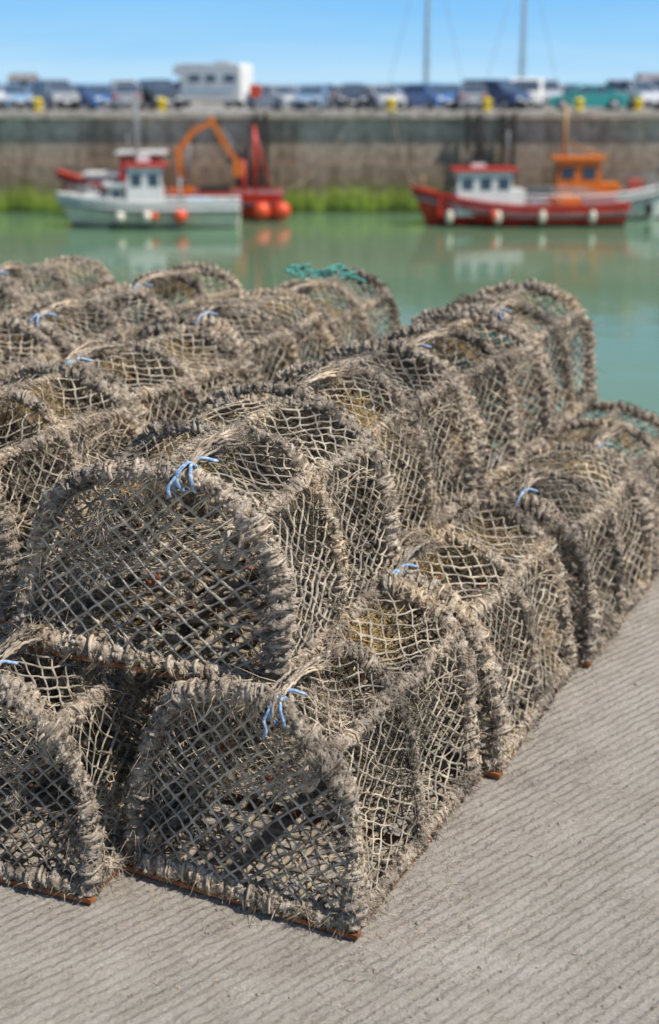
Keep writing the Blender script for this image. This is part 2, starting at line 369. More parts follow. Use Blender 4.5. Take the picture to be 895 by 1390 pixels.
layout=[
 (-.185,2.345,Z1,27,.98,0),(.16,2.965,Z1,27,1,1),(.50,3.60,Z1,25,1,2),(.82,4.26,Z1,23,1,3),
 (-.73,2.44,Z1,21,1,2),(-.45,3.10,Z1,23,1,3),(-.17,3.76,Z1,23,1,4),(.11,4.42,Z1,23,1,0),
 (-1.29,2.80,Z1,22,1,1),(-1.02,3.45,Z1,22,1,0),(-.76,4.10,Z1,22,1,2),(-.5,4.75,Z1,22,1,4),
 (-1.6,3.66,Z1,22,1,3),(-1.34,4.32,Z1,22,1,1),(-1.08,4.97,Z1,22,1,0),
 (-1.92,4.52,Z1,22,1,2),(-1.66,5.17,Z1,22,1,4),
 (-.395,2.56,Z2,22.5,1.15,4),(-.125,3.235,Z2,24,1.1,5),(.165,3.87,Z2,25,1.08,3),(.47,4.51,Z2,25,1.12,0),
 (-.97,2.90,Z2,22,1,3),(-.71,3.55,Z2,22.5,1.03,1),(-.455,4.21,Z2,23,1,2),(-.19,4.87,Z2,23,1,5),
 (-1.30,3.60,Z2,22,1,5),(-1.04,4.25,Z2,22,1,4),(-.78,4.90,Z2,22,1,3),
 (-1.60,4.46,Z2,22,1,0),(-1.34,5.12,Z2,22,1,2)]
rl=random.Random(5)
for (x,y,z,h,w,v) in layout:
    obj('lobster_pot',pots[v],None,(x,y,z),(0,0,R(-h+rl.uniform(-2,2))),(w*rl.uniform(.97,1.02),1,1.0+rl.uniform(-.04,.03)))
mb=MB(); rg=np.random.default_rng(3)
for q in range(4):
    t=np.linspace(0,1,30); P=np.stack([-.16+.34*t+rg.normal(0,.012,30),5.42+.05*np.sin(t*7+q)+rg.normal(0,.012,30),.855+.02*np.sin(t*9+q)-.18*np.maximum(0,t-.6)+rg.normal(0,.006,30)],1)
    mb.tube(P,.0055,6,0)
obj('teal_rope_tangle',mb.build('teal_rope_tangle',[M_teal]))
# ------------------------------------------------------------------ quay
m,nt,b=newmat('brushed_concrete'); v=coords(nt,False)
n1=noise(nt,v,1.3,6,.6); n2=noise(nt,v,110,5,.8); n3=noise(nt,v,9,6,.75)
mx=nt.nodes.new('ShaderNodeMath');mx.operation='MULTIPLY_ADD';mx.inputs[1].default_value=.45
nt.links.new(n2.outputs[0],mx.inputs[0])
m2=nt.nodes.new('ShaderNodeMath');m2.operation='MULTIPLY_ADD';m2.inputs[1].default_value=.33;nt.links.new(n3.outputs[0],m2.inputs[0])
m3=nt.nodes.new('ShaderNodeMath');m3.operation='MULTIPLY';m3.inputs[1].default_value=.22;nt.links.new(n1.outputs[0],m3.inputs[0])
nt.links.new(m3.outputs[0],m2.inputs[2]);nt.links.new(m2.outputs[0],mx.inputs[2])
r=ramp(nt,[(.37,(.22,.185,.15)),(.45,(.38,.335,.28)),(.54,(.47,.42,.36)),(.63,(.60,.55,.48))])
nt.links.new(mx.outputs[0],r.inputs[0]);nt.links.new(r.outputs[0],b.inputs['Base Color']);b.inputs['Roughness'].default_value=.9;b.inputs['Specular IOR Level'].default_value=.25
mp=nt.nodes.new('ShaderNodeMapping');mp.inputs['Rotation'].default_value=(0,0,R(-42));nt.links.new(v,mp.inputs['Vector'])
nd=noise(nt,v,14,4,.7); nadd=nt.nodes.new('ShaderNodeVectorMath');nadd.operation='MULTIPLY_ADD';nt.links.new(nd.outputs['Color'],nadd.inputs[0]);nadd.inputs[1].default_value=(.02,.022,0);nt.links.new(mp.outputs[0],nadd.inputs[2])
w=nt.nodes.new('ShaderNodeTexWave');w.bands_direction='Y';w.inputs['Scale'].default_value=12.5;w.inputs['Distortion'].default_value=3.2;w.inputs['Detail'].default_value=4;w.inputs['Detail Scale'].default_value=1.5;w.inputs['Detail Roughness'].default_value=.7
nt.links.new(nadd.outputs[0],w.inputs['Vector'])
n4=noise(nt,v,5,4,.7); r4=ramp(nt,[(.36,(.2,.2,.2)),(.60,(1,1,1))]);nt.links.new(n4.outputs[0],r4.inputs[0])
mw=nt.nodes.new('ShaderNodeMath');mw.operation='MULTIPLY';nt.links.new(w.outputs['Fac'],mw.inputs[0]); nt.links.new(r4.outputs[0],mw.inputs[1])
bp=bump(nt,b,mw.outputs[0],.75,.011)
n5=noise(nt,v,38,6,.8); bp=bump(nt,b,n5.outputs[0],.7,.011,bp); bump(nt,b,n2.outputs[0],.9,.006,bp)
M_conc=m
mb=MB()
vt=np.array([[-70,-40,0],[70,-40,0],[70,5.7,0],[1.5,5.7,0],[-2.5,6.5,0],[-70,6.5,0]])
vb=vt.copy(); vb[:,2]=-9
V=np.concatenate([vt,vb])
mb.add(V,[[0,1,2,3],[0,3,4,5]],0,False)
mb.add(V,[[k,6+k,6+(k+1)%6,(k+1)%6] for k in range(6)],0,False)
obj('quay_ground',mb.build('quay_ground',[M_conc]))
mb=MB(); n=7000
th=R(27); a=rg.uniform(-.8,2.6,n); c=np.abs(rg.normal(0,.12,n))
P=np.stack([.05+np.sin(th)*a+np.cos(th)*c,2.20+np.cos(th)*a-np.sin(th)*c,np.full(n,.003)],1)
k=rg.random(n)<.22; P[k]=np.stack([rg.uniform(-1.0,.3,k.sum()),rg.normal(2.3,.12,k.sum()),np.full(k.sum(),.003)],1)
D=rg.normal(0,1,(n,3));D[:,2]=np.abs(D[:,2])*.15
mb.fibers(P,D,rg.gamma(2,.0035,n),.0007,0,rg,0,.3)
P2=np.stack([rg.uniform(-1.5,2.2,3500),rg.uniform(1.6,5,3500),np.full(3500,.001)],1); mb.knots(P2,rg.gamma(2.0,.0008,3500)+.0006,1,rg)
P3=np.stack([rg.uniform(-1.2,1.8,90),rg.uniform(1.8,4,90),np.full(90,.002)],1)
for p in P3: mb.tube(p+np.cumsum(rg.normal(0,.004,(6,3))*np.array([1,1,.05]),0),.0009,4,0)
obj('dried_weed_litter',mb.build('dried_weed_litter',[M_fuzz,M_conc]))
# ------------------------------------------------------------------ water
WZ=-5.5
m,nt,b=newmat('harbour_water'); v=coords(nt,False)
n1=noise(nt,v,.05,3,.5); r=ramp(nt,[(.35,(.10,.185,.10)),(.65,(.14,.235,.135))])
nt.links.new(n1.outputs[0],r.inputs[0]);nt.links.new(r.outputs[0],b.inputs['Base Color'])
b.inputs['Roughness'].default_value=.05;b.inputs['IOR'].default_value=1.33
mp=nt.nodes.new('ShaderNodeMapping');mp.inputs['Scale'].default_value=(.6,1.3,1);nt.links.new(v,mp.inputs['Vector'])
n2=noise(nt,mp.outputs[0],1.8,3,.5,.3); n3=noise(nt,mp.outputs[0],.35,2,.5)
bp=bump(nt,b,n3.outputs[0],.09,.30); bump(nt,b,n2.outputs[0],.17,.05,bp)
mb=MB(); mb.add([[-4000,-40,WZ],[4000,-40,WZ],[4000,6000,WZ],[-4000,6000,WZ]],[[0,1,2,3]],0,False)
obj('harbour_water',mb.build('harbour_water',[m]))
# ------------------------------------------------------------------ pier
m,nt,b=newmat('pier_stone'); v=coords(nt,False)
sx=nt.nodes.new('ShaderNodeSeparateXYZ');nt.links.new(v,sx.inputs[0])
n1=noise(nt,v,.45,6,.7); n2=noise(nt,v,2.2,5,.7)
mpv=nt.nodes.new('ShaderNodeMapping');mpv.inputs['Scale'].default_value=(1.2,1,.12);nt.links.new(v,mpv.inputs['Vector']); n3=noise(nt,mpv.outputs[0],1.2,5,.65)
def madd(nt,a,k,c):
    q=nt.nodes.new('ShaderNodeMath');q.operation='MULTIPLY_ADD';nt.links.new(a,q.inputs[0]);q.inputs[1].default_value=k
    if isinstance(c,(int,float)): q.inputs[2].default_value=c
    else: nt.links.new(c,q.inputs[2])
    return q.outputs[0]
h=madd(nt,sx.outputs['Z'],1/5.6,1.0-.20)
h=madd(nt,n1.outputs[0],.28,h); h=madd(nt,n3.outputs[0],.24,h)
r=ramp(nt,[(.10,(.08,.14,.02)),(.17,(.24,.34,.035)),(.26,(.34,.40,.07)),(.33,(.23,.21,.10)),(.41,(.30,.215,.145)),(.60,(.34,.26,.19)),(.78,(.42,.34,.26)),(.88,(.52,.45,.36)),(1.0,(.56,.49,.41))])
nt.links.new(h,r.inputs[0])
r2=ramp(nt,[(.35,(.68,.68,.68)),(.65,(1.2,1.2,1.2))]);nt.links.new(n2.outputs[0],r2.inputs[0])
r3=ramp(nt,[(.38,(.66,.62,.58)),(.55,(1,1,1))]);nt.links.new(n3.outputs[0],r3.inputs[0])
nt.links.new(mult(nt,mult(nt,r.outputs[0],r2.outputs[0]),r3.outputs[0]),b.inputs['Base Color']);b.inputs['Roughness'].default_value=.9
bump(nt,b,n2.outputs[0],.7,.12)
M_pier=m
M_deck=mnoise('pier_deck',[(.3,(.28,.27,.25)),(.7,(.40,.39,.37))],.8,.9)
M_timber=mnoise('wet_timber',[(.3,(.018,.015,.012)),(.7,(.06,.045,.03))],3,.8)
M_steel=mnoise('galv_steel',[(.3,(.18,.18,.18)),(.7,(.34,.34,.34))],8,.5)
PY=76.0
mb=MB()
mb.box((0,PY+11.2,-5),(400,22,9.6),0)
mb.box((0,PY+11.1,-.11),(400,22.4,.18),1)
mb.box((0,PY+.25,-.16),(400,.9,.36),0)
mb.box((0,PY+.08,-6.2),(400,.35,6.8),0)
mb.box((0,PY+21.6,.62),(400,.6,1.24),0)
mb.box((0,PY+21.6,1.29),(400,.8,.10),1)
obj('stone_pier',mb.build('stone_pier',[M_pier,M_deck]))
def X(px,Y,z=-2.0):
    d=Y*.958+(1.6-z)*.2865; return (px-447.5)/1805*d
for px,z0 in ((355,-5.2),(640,-4.3),(688,-4.5)):
    mb=MB(); xx=X(px,PY)
    mb.box((xx-.28,PY-.42,(z0)/2-.1),(.22,.34,-z0),0); mb.box((xx+.28,PY-.42,(z0)/2-.1),(.22,.34,-z0),0)
    for k in range(int(-z0/.35)): mb.box((xx,PY-.42,-.4-k*.35),(.34,.05,.05),1)
    obj('harbour_ladder',mb.build('harbour_ladder',[M_timber,M_steel]))
M_yel=mpaint('yellow_paint',(.78,.58,.02),.5)
M_redp=mpaint('red_paint',(.62,.04,.02),.35,.3); M_white=mpaint('white_paint',(.82,.80,.74),.4,.12); M_cream=mpaint('cream_paint',(.82,.75,.58),.4,.15)
M_orange=mpaint('orange_paint',(.80,.20,.02),.4,.2); M_blk=mpaint('black_rubber',(.03,.03,.03),.6); M_glass=mpaint('window_glass',(.07,.10,.14),.08,.3)
M_buoy=mpaint('buoy_orange',(.80,.09,.025),.4,.2); M_grey=mpaint('deck_grey',(.30,.33,.33),.6,.3); M_tan=mpaint('varnished_wood',(.45,.25,.08),.4,.3); M_lblue=mpaint('light_blue_paint',(.35,.55,.68),.4)
mb=MB(); mb.cyl((0,0,0),(0,0,.1),.28,16); mb.cyl((0,0,.1),(0,0,.5),.17,16,0,.15); mb.sphere((0,0,.56),.28,0,16,(1,1,.5)); mb.cyl((-.3,0,.38),(.3,0,.38),.05,8)
bol=mb.build('mooring_bollard',[M_yel])
for px in (52,220,531,661,786,866,-60,960): obj('mooring_bollard',bol,None,(X(px,PY+.6,0),PY+.6,.022))
mb=MB(); mb.cyl((0,0,0),(0,0,1.2),.05,10,0); mb.box((0,-.02,1.05),(.6,.06,.7),1)
aa=np.linspace(0,2*math.pi,20,endpoint=False); mb.tube(np.stack([.24*np.cos(aa),0*aa-.12,1.05+.24*np.sin(aa)],1),.06,8,2,cyclic=True)
obj('lifebuoy_stand',mb.build('lifebuoy_stand',[M_steel,M_redp,M_buoy]),None,(X(347,PY+.8,0),PY+.8,.02))
# ------------------------------------------------------------------ vehicles
M_tyre=mpaint('tyre',(.02,.02,.02),.8);M_hub=mpaint('alloy',(.45,.45,.46),.3)
def extr(mb,prof,ys,mat):
    prof=np.array(prof,float); c=prof.mean(0); n=len(prof); V=[]
    for y,k in ys:
        p=c+(prof-c)*k; V.append(np.stack([p[:,0],np.full(n,y),p[:,1]],1))
    V=np.array(V); m_=len(ys); q=[]
    for i in range(m_-1):
        for j in range(n): q.append([i*n+j,i*n+(j+1)%n,(i+1)*n+(j+1)%n,(i+1)*n+j])
    mb.add(V,q,mat,False)
    for i in (0,m_-1):
        cc=np.concatenate([V[i],V[i].mean(0)[None]]); t=[[n,j,(j+1)%n] for j in range(n)]; mb.add(cc,t,mat,False)
def wheel(mb,x,y,r,mt,mh):
    s=1 if y>0 else -1
    mb.cyl((x,y-.11*s,r),(x,y+.11*s,r),r,18,mt); mb.cyl((x,y+.05*s,r),(x,y+.125*s,r),r*.62,12,mh)
def car(style,paint):
    mb=MB()
    if style=='hatch': L=4.0;prof=[(-2,.35),(-2,.75),(-1.92,.98),(-1.2,1.0),(.95,.98),(1.75,.80),(2,.62),(2,.30),(1.7,.22),(-1.8,.22)];g0,g1,t0,t1,hh=(-1.9,1.15,-1.55,.25,1.48)
    elif style=='saloon': L=4.5;prof=[(-2.25,.4),(-2.25,.8),(-2.15,.95),(-1.4,.98),(1.0,.94),(2.0,.78),(2.25,.6),(2.25,.30),(2,.2),(-2.1,.2)];g0,g1,t0,t1,hh=(-1.65,1.2,-.95,.25,1.42)
    else: L=4.4;prof=[(-2.2,.45),(-2.2,.95),(-2.12,1.1),(-1.2,1.12),(1.1,1.1),(1.95,.98),(2.2,.75),(2.2,.38),(1.9,.3),(-2,.3)];g0,g1,t0,t1,hh=(-2.1,1.3,-1.85,.5,1.72)
    extr(mb,prof,[(-.86,.93),(-.80,1),(.80,1),(.86,.93)],0)
    zb=prof[3][1]-.03; a=.78;c=.62
    mb.hexa([[g0,-a,zb],[g1,-a,zb],[g1,a,zb],[g0,a,zb],[t0,-c,hh-.07],[t1,-c,hh-.07],[t1,c,hh-.07],[t0,c,hh-.07]],1)
    mb.hexa([[t0-.06,-c-.02,hh-.07],[t1+.06,-c-.02,hh-.07],[t1+.06,c+.02,hh-.07],[t0-.06,c+.02,hh-.07],[t0+.1,-c+.1,hh],[t1-.12,-c+.1,hh],[t1-.12,c-.1,hh],[t0+.1,c-.1,hh]],0)
    for s in (-1,1):
        for (xa,xb) in ((g0,t0),(g1,t1),((g0+g1)/2-.15,(t0+t1)/2)):
            mb.cyl((xa,s*(a+.005),zb),(xb,s*(c+.01),hh-.05),.045,6,0)
        mb.box((g1-.35,s*.95,zb+.1),(.16,.16,.12),0)
        for wx in (-L/2+.75,L/2-.8): wheel(mb,wx,s*.80,.32,2,3)
        mb.box((L/2-.02,s*.6,.66),(.12,.34,.14),4); mb.box((-L/2+.02,s*.65,.78),(.12,.22,.16),5)
    mb.box((L/2,0,.42),(.08,1.2,.2),2); mb.box((L/2+.03,0,.5),(.06,.5,.11),4); mb.box((-L/2-.03,0,.55),(.06,.5,.11),4)
    return mb.build('parked_car',[paint,M_glass,M_tyre,M_hub,M_white,M_redp])
cols={'silver':(.58,.59,.61),'blue':(.08,.20,.46),'dark':(.06,.07,.09),'white':(.78,.78,.78),'teal':(.05,.36,.33),'navy':(.05,.09,.20),'grey':(.30,.31,.33),'lblue':(.25,.39,.55),'red':(.35,.03,.02)}
cmesh={}
def getcar(st,c):
    if (st,c) not in cmesh:
        p=mpaint('car_paint_'+c,cols[c],.25,.08); p.node_tree.nodes['Principled BSDF'].inputs['Coat Weight'].default_value=.8; cmesh[(st,c)]=car(st,p)
    return cmesh[(st,c)]
rc=random.Random(21); sty=['hatch','saloon','suv']
row=[(-20,'silver'),(15,'lblue'),(75,'grey'),(125,'blue'),(175,'grey'),(215,'dark'),(375,'silver'),(425,'lblue'),(480,'dark'),(515,'silver'),(585,'blue'),(635,'grey'),(672,'navy'),(860,'silver'),(930,'grey'),(-90,'red'),(1000,'blue')]
for px,c in row:
    Y=PY+6.2+rc.uniform(-.4,.4); obj('parked_car',getcar(rc.choice(sty),c),None,(X(px,Y,1),Y,-.02),(0,0,R(rc.choice([-90,90,70,-70,-55])+rc.uniform(-12,12))))
obj('parked_car',getcar('saloon','teal'),None,(X(797,PY+4.5,1),PY+4.5,-.02),(0,0,R(175)))
for px in range(-60,960,38):
    if 225<px<350: continue
    Y=PY+15+rc.uniform(-.5,.5); obj('parked_car',getcar(rc.choice(sty),rc.choice(['silver','silver','dark','blue','white','navy','lblue','grey'])),None,(X(px+rc.uniform(-8,8),Y,1),Y,-.02),(0,0,R(rc.choice([-90,90])+rc.uniform(-25,25))))
mb=MB()
extr(mb,[(-3,.45),(-3,2.75),(-2.85,2.88),(1.7,2.95),(2.35,2.8),(2.5,2.25),(1.75,2.02),(1.75,.45)],[(-1.1,.97),(-1.04,1),(1.04,1),(1.1,.97)],0)
extr(mb,[(1.76,.4),(1.76,1.95),(2.0,1.93),(2.65,1.25),(3.3,1.05),(3.4,.8),(3.4,.4)],[(-.98,.95),(-.92,1),(.92,1),(.98,.95)],0)
for s in (-1,1):
    for xc,w_ in ((-2.1,.9),(-.6,.8),(.7,.9)): mb.box((xc,s*1.105,1.95),(w_,.03,.45),1)
    mb.box((0,s*1.105,1.1),(4.6,.02,.16),4); mb.box((2.15,s*.985,1.5),(.5,.03,.45),1)
    for wx in (-1.9,2.5): wheel(mb,wx,s*.93,.36,2,3)
mb.hexa([[2.0,-.8,1.9],[2.68,-.85,1.27],[2.68,.85,1.27],[2.0,.8,1.9],[2.05,-.8,1.95],[2.74,-.85,1.3],[2.74,.85,1.3],[2.05,.8,1.95]],1)
mb.box((-1.2,0,2.97),(1.2,1.0,.16),3)
obj('motorhome',mb.build('motorhome',[M_white,M_glass,M_tyre,M_hub,M_lblue]),None,(X(285,PY+12,1.5),PY+12,-.02),(0,0,R(160)),(.86,.9,.92))
mb=MB(); extr(mb,[(-2.4,.4),(-2.4,2.0),(-2.2,2.1),(.9,2.1),(1.4,1.95),(1.9,1.2),(2.5,1.0),(2.6,.4)],[(-.95,.95),(-.88,1),(.88,1),(.95,.95)],0)
for s in (-1,1):
    mb.box((1.1,s*.955,1.55),(.8,.03,.45),1)
    for wx in (-1.6,1.7): wheel(mb,wx,s*.86,.33,2,3)
mb.hexa([[1.42,-.75,1.93],[1.9,-.8,1.25],[1.9,.8,1.25],[1.42,.75,1.93],[1.47,-.75,1.96],[1.96,-.8,1.28],[1.96,.8,1.28],[1.47,.75,1.96]],1)
obj('white_van',mb.build('white_van',[M_white,M_glass,M_tyre,M_hub]),None,(X(716,PY+9.5,1),PY+9.5,-.02),(0,0,R(-100)),(1,1,.86))
M_slate=mpaint('slate_roof',(.24,.23,.23),.7); M_rend=mpaint('grey_render',(.50,.47,.43),.8)
for px,wd in ((33,1.5),(885,1.8)):
    Y=PY+17.5; e=empty('harbour_hut',(X(px,Y,1),Y,-.02))
    mb=MB(); mb.box((0,0,.85),(wd,2.4,1.7),0); mb.box((.3,-1.22,.85),(.6,.05,1.6),1); mb.box((-.4,-1.22,1.25),(.35,.05,.45),2); obj('walls',mb.build('hut_walls',[M_rend,M_timber,M_glass]),e)
    mb=MB(); w2=wd/2+.12; mb.hexa([[-w2,-1.35,1.68],[w2,-1.35,1.68],[w2,1.35,1.68],[-w2,1.35,1.68],[-w2,-.05,2.15],[w2,-.05,2.15],[w2,.05,2.15],[-w2,.05,2.15]],0); obj('roof',mb.build('hut_roof',[M_slate]),e)
# ------------------------------------------------------------------ boats
def hull(mb,L,B,zb,zm,zs,mh,mt,mk,md,draft=.7,rake=1.0):
    NS,NQ=36,14; ts=np.linspace(0,1,NS); V=np.zeros((NS,2*NQ-1,3))
    def sheer(t): return zs+(zm-zs)*(1-(1-min(t/.45,1))**2) if t<.45 else zm+(zb-zm)*((t-.45)/.55)**1.9
    prof=[]
    for i,t in enumerate(ts):
        bb=B/2*(1-max(0,(t-.42)/.58)**2.4)*(.86+.14*min(1,t/.3)); bb=max(bb,.03); sh=sheer(t); prof.append((t,bb,sh))
        ex=.28+.75*t**3; dr=draft*(1-.35*t)
        for k in range(NQ):
            q=k/(NQ-1); y=bb*(q**ex if q>0 else 0); z=-dr+(sh+dr)*q; x=(t-.5)*L-rake*(1-q)*max(0,(t-.72)/.28)**1.5+.25*(1-q)*max(0,(.06-t)/.06)
            V[i,NQ-1+k]=(x,y,z); V[i,NQ-1-k]=(x,-y,z)
    n=2*NQ-1
    Q=np.array([[i*n+j,i*n+j+1,(i+1)*n+j+1,(i+1)*n+j] for i in range(NS-1) for j in range(n-1)]); zc=V.reshape(-1,3)[Q].mean(1)[:,2]
    i_=np.repeat(np.arange(NS-1),n-1); shc=np.array([prof[k][2] for k in i_])
    vv=V.reshape(-1,3)
    mats=np.where(zc<.12,mk,np.where((zc>shc-.24),mt,mh))
    for mm_ in set(mats.tolist()): mb.add(vv,Q[mats==mm_],mm_)
    mb.add(np.concatenate([V[0],[[-L/2,0,.2]]]),[[n,j+1,j] for j in range(n-1)],mh,False)
    for s in (-1,1):
        P=np.array([[(t-.5)*L,s*bb,sh+.02] for t,bb,sh in prof]); mb.tube(P,.07,6,mt)
        P2=np.array([[(t-.5)*L,s*bb*1.01,sh-.32] for t,bb,sh in prof]); mb.tube(P2,.05,6,mt)
    D=[];q=[]
    for i,(t,bb,sh) in enumerate(prof):
        xx=(t-.5)*L-(.1 if i==NS-1 else 0); bi=max(bb-.08,.01); zd=sh-.55
        D+= [[xx,-bi,sh],[xx,-bi,zd],[xx,bi,zd],[xx,bi,sh]]
    for i in range(NS-1):
        for j in range(3): q.append([i*4+j,i*4+j+1,(i+1)*4+j+1,(i+1)*4+j])
    mb.add(D,q,md,False)
def cabin(mb,x0,x1,hw,z0,z1,mw,mr,mg,nw=3,fr=.15,ov=.18,th=.12):
    mb.hexa([[x0,-hw,z0],[x1,-hw,z0],[x1,hw,z0],[x0,hw,z0],[x0+.05,-hw*.93,z1],[x1-fr,-hw*.93,z1],[x1-fr,hw*.93,z1],[x0+.05,hw*.93,z1]],mw)
    mb.box(((x0+x1-fr)/2,0,z1+th/2),(x1-x0+2*ov,hw*2+.2,th),mr)
    L_=x1-x0-fr; zc=z0+(z1-z0)*.72; hh=(z1-z0)*.26; yy=hw*(1-.07*.72)+.012
    for k in range(nw):
        xc=x0+L_*(k+.5)/nw
        for s in (-1,1): mb.box((xc,s*yy,zc),(L_/nw*.62,.05,hh),mg)
    xf=x1-fr*.72+.015
    for k in (-1,0,1): mb.box((xf,k*hw*.58,zc),(.05,hw*.45,hh),mg)
    for s in (-1,1): mb.box((x0+.02,s*hw*.45,zc),(.07,hw*.5,hh),mg)
BM=[M_redp,M_white,M_cream,M_orange,M_blk,M_glass,M_buoy,M_grey,M_tan,M_lblue,M_steel,M_timber]
RED,WHT,CRM,ORG,BLK,GLS,BUO,GRY,TAN,LBL,STL,TMB=range(12)
def part(name,mb,e): return obj(name,mb.build(name,BM),e)
def rails(mb,x0,x1,y,z,h,m=STL,n=6):
    for s in (-1,1):
        for k in range(n+1): xx=x0+(x1-x0)*k/n; mb.cyl((xx,s*y,z),(xx,s*y,z+h),.03,6,m)
        mb.cyl((x0,s*y,z+h),(x1,s*y,z+h),.03,6,m); mb.cyl((x0,s*y,z+h*.5),(x1,s*y,z+h*.5),.02,6,m)
Y=69.6; e=empty('red_fishing_boat',(X(702,Y,-5),Y,WZ),(0,0,R(183)))
mb=MB(); hull(mb,11.0,3.4,1.95,1.05,1.15,RED,RED,BLK,GRY); part('hull',mb,e)
mb=MB(); cabin(mb,.45,3.35,1.05,.55,2.75,WHT,RED,GLS,3); mb.box((3.75,0,1.05),(.9,1.7,1.0),RED); mb.box((.1,0,1.2),(.7,1.5,1.2),WHT); part('wheelhouse',mb,e)
mb=MB(); mb.cyl((.6,0,2.8),(.6,0,4.7),.05,8,STL); mb.cyl((2.8,.5,2.8),(2.8,.5,3.7),.03,6,STL); mb.box((2.1,0,3.0),(.7,.25,.18),WHT); mb.cyl((4.9,0,1.6),(4.9,0,2.5),.06,6,TAN)
for k in (-2.0,-3.2): mb.cyl((k,.9,.6),(k,.9,1.7),.05,6,STL); mb.cyl((k,-.9,.6),(k,-.9,1.7),.05,6,STL)
mb.cyl((-3.9,-1.2,1.7),(-.3,-1.1,1.9),.04,6,STL);mb.cyl((-3.9,1.2,1.7),(-.3,1.1,1.9),.04,6,STL); mb.box((-2.6,0,.95),(1.4,1.3,.8),ORG); mb.box((-1.0,.2,.9),(.9,1.0,.7),GRY)
for a_ in (2.8,4.7,-3.5): mb.cyl((.6,0,4.6),(a_,0,2.8 if a_<3 and a_>0 else 1.3),.012,5,BLK)
part('mast_and_gear',mb,e)
mb=MB()
for xx,c in ((3.7,CRM),(1.3,CRM),(-.95,CRM),(-3.5,CRM)):
    bb=1.78 if xx<2 else 1.45; mb.sphere((xx,bb,.55),.19,c,12,(1,1,1.8)); mb.cyl((xx,bb,.9),(xx,bb-.1,1.3),.02,5,BLK)
mb.sphere((1.55,1.85,.65),.17,BUO,12,(1,1,1.9))
part('fenders',mb,e)
Y=73.2; e=empty('orange_wheelhouse_boat',(X(800,Y,-5),Y,WZ),(0,0,R(-4)))
mb=MB(); hull(mb,9.2,3.1,2.0,1.25,1.2,WHT,WHT,BLK,GRY); part('hull',mb,e)
mb=MB(); cabin(mb,-1.9,.5,1.1,.7,3.1,ORG,ORG,GLS,2); mb.box((1.0,0,1.4),(1.0,1.6,.9),ORG); part('wheelhouse',mb,e)
mb=MB(); mb.cyl((-1.5,0,3.1),(-1.5,0,5.9),.11,8,TAN); mb.cyl((-1.5,0,4.0),(.9,0,2.9+.3),.06,8,TAN); mb.cyl((-1.5,0,5.8),(4.4,0,2.1),.015,5,BLK); mb.cyl((-1.5,0,5.8),(-4.4,0,1.4),.015,5,BLK)
mb.cyl((1.6,0,2.0),(4.6,0,3.1),.05,6,STL); rails(mb,1.7,3.9,.75,1.5,.75); mb.cyl((3.6,0,1.6),(3.6,0,3.1),.05,6,BLK); mb.box((2.4,0,1.7),(.7,.8,.7),BUO); part('mast_and_gear',mb,e)
mb=MB()
for xx in (-.2,1.6,3.0): mb.sphere((xx,-1.5 if xx<2 else -1.15,.6),.22,BLK,12,(1,1,1.8))
part('fenders',mb,e)
Y=69.0; e=empty('white_fishing_boat',(X(203,Y,-5),Y,WZ),(0,0,R(184)))
mb=MB(); hull(mb,9.3,3.1,1.65,1.25,1.25,CRM,WHT,BLK,GRY); part('hull',mb,e)
mb=MB(); cabin(mb,-.75,1.1,1.0,.7,3.0,WHT,RED,GLS,2); cabin(mb,1.15,2.1,.85,.7,2.05,WHT,WHT,GLS,1); mb.box((2.7,0,1.35),(1.0,1.5,.6),WHT); part('wheelhouse',mb,e)
mb=MB(); mb.cyl((.55,0,3.0),(.55,0,6.6),.08,8,STL,.05); mb.cyl((.55,-.7,4.4),(.55,.7,4.4),.03,6,STL); mb.cyl((.95,0,3.0),(.95,0,4.6),.03,6,STL); mb.box((.2,0,3.35),(.6,.5,.3),WHT); mb.cyl((.2,0,3.1),(.2,0,3.4),.05,6,STL)
mb.cyl((.55,0,6.3),(4.4,0,1.8),.013,5,BLK); mb.cyl((.55,0,6.3),(-4.4,0,1.6),.013,5,BLK); rails(mb,2.6,4.0,.6,1.5,.5,STL,3)
mb.box((-2.6,0,1.0),(1.2,1.0,.7),LBL); mb.cyl((-1.6,-.8,.7),(-1.6,-.8,2.4),.05,6,STL); mb.cyl((-1.6,.8,.7),(-1.6,.8,2.4),.05,6,STL); mb.cyl((-1.6,-.8,2.4),(-1.6,.8,2.4),.05,6,STL); mb.box((-3.6,.3,1.0),(.8,1.0,.6),GRY); part('mast_and_gear',mb,e)
mb=MB(); mb.sphere((-1.65,1.72,.62),.34,BUO,16)
for xx,c in ((1.35,CRM),(0.0,CRM)): mb.sphere((xx,1.68,.6),.24,c,14,(1,1,1.15))
mb.sphere((-.35,1.7,.62),.2,BUO,12); part('fenders',mb,e)
Y=73.3; e=empty('red_workboat',(X(232,Y,-5),Y,WZ),(0,0,R(181)))
mb=MB(); hull(mb,12.2,3.6,2.5,1.35,1.3,RED,RED,BLK,GRY); part('hull',mb,e)
mb=MB(); cabin(mb,.4,2.6,1.2,.9,3.4,RED,WHT,GLS,2); cabin(mb,2.7,4.4,1.0,.9,2.3,WHT,WHT,GLS,2); part('wheelhouse',mb,e)
mb=MB()
mb.box((-.7,0,1.25),(1.0,1.0,.8),ORG); mb.cyl((-.7,0,1.6),(-.7,0,1.9),.35,12,BLK)
mb.beam([[-.65,0,1.8],[-.50,0,3.5],[-1.35,0,4.55],[-2.45,0,5.05]],.22,[.24,.34,.30,.22],ORG)
mb.beam([[-2.25,.02,5.25],[-3.0,.02,3.9],[-3.65,.02,2.95]],.18,[.22,.28,.18],ORG)
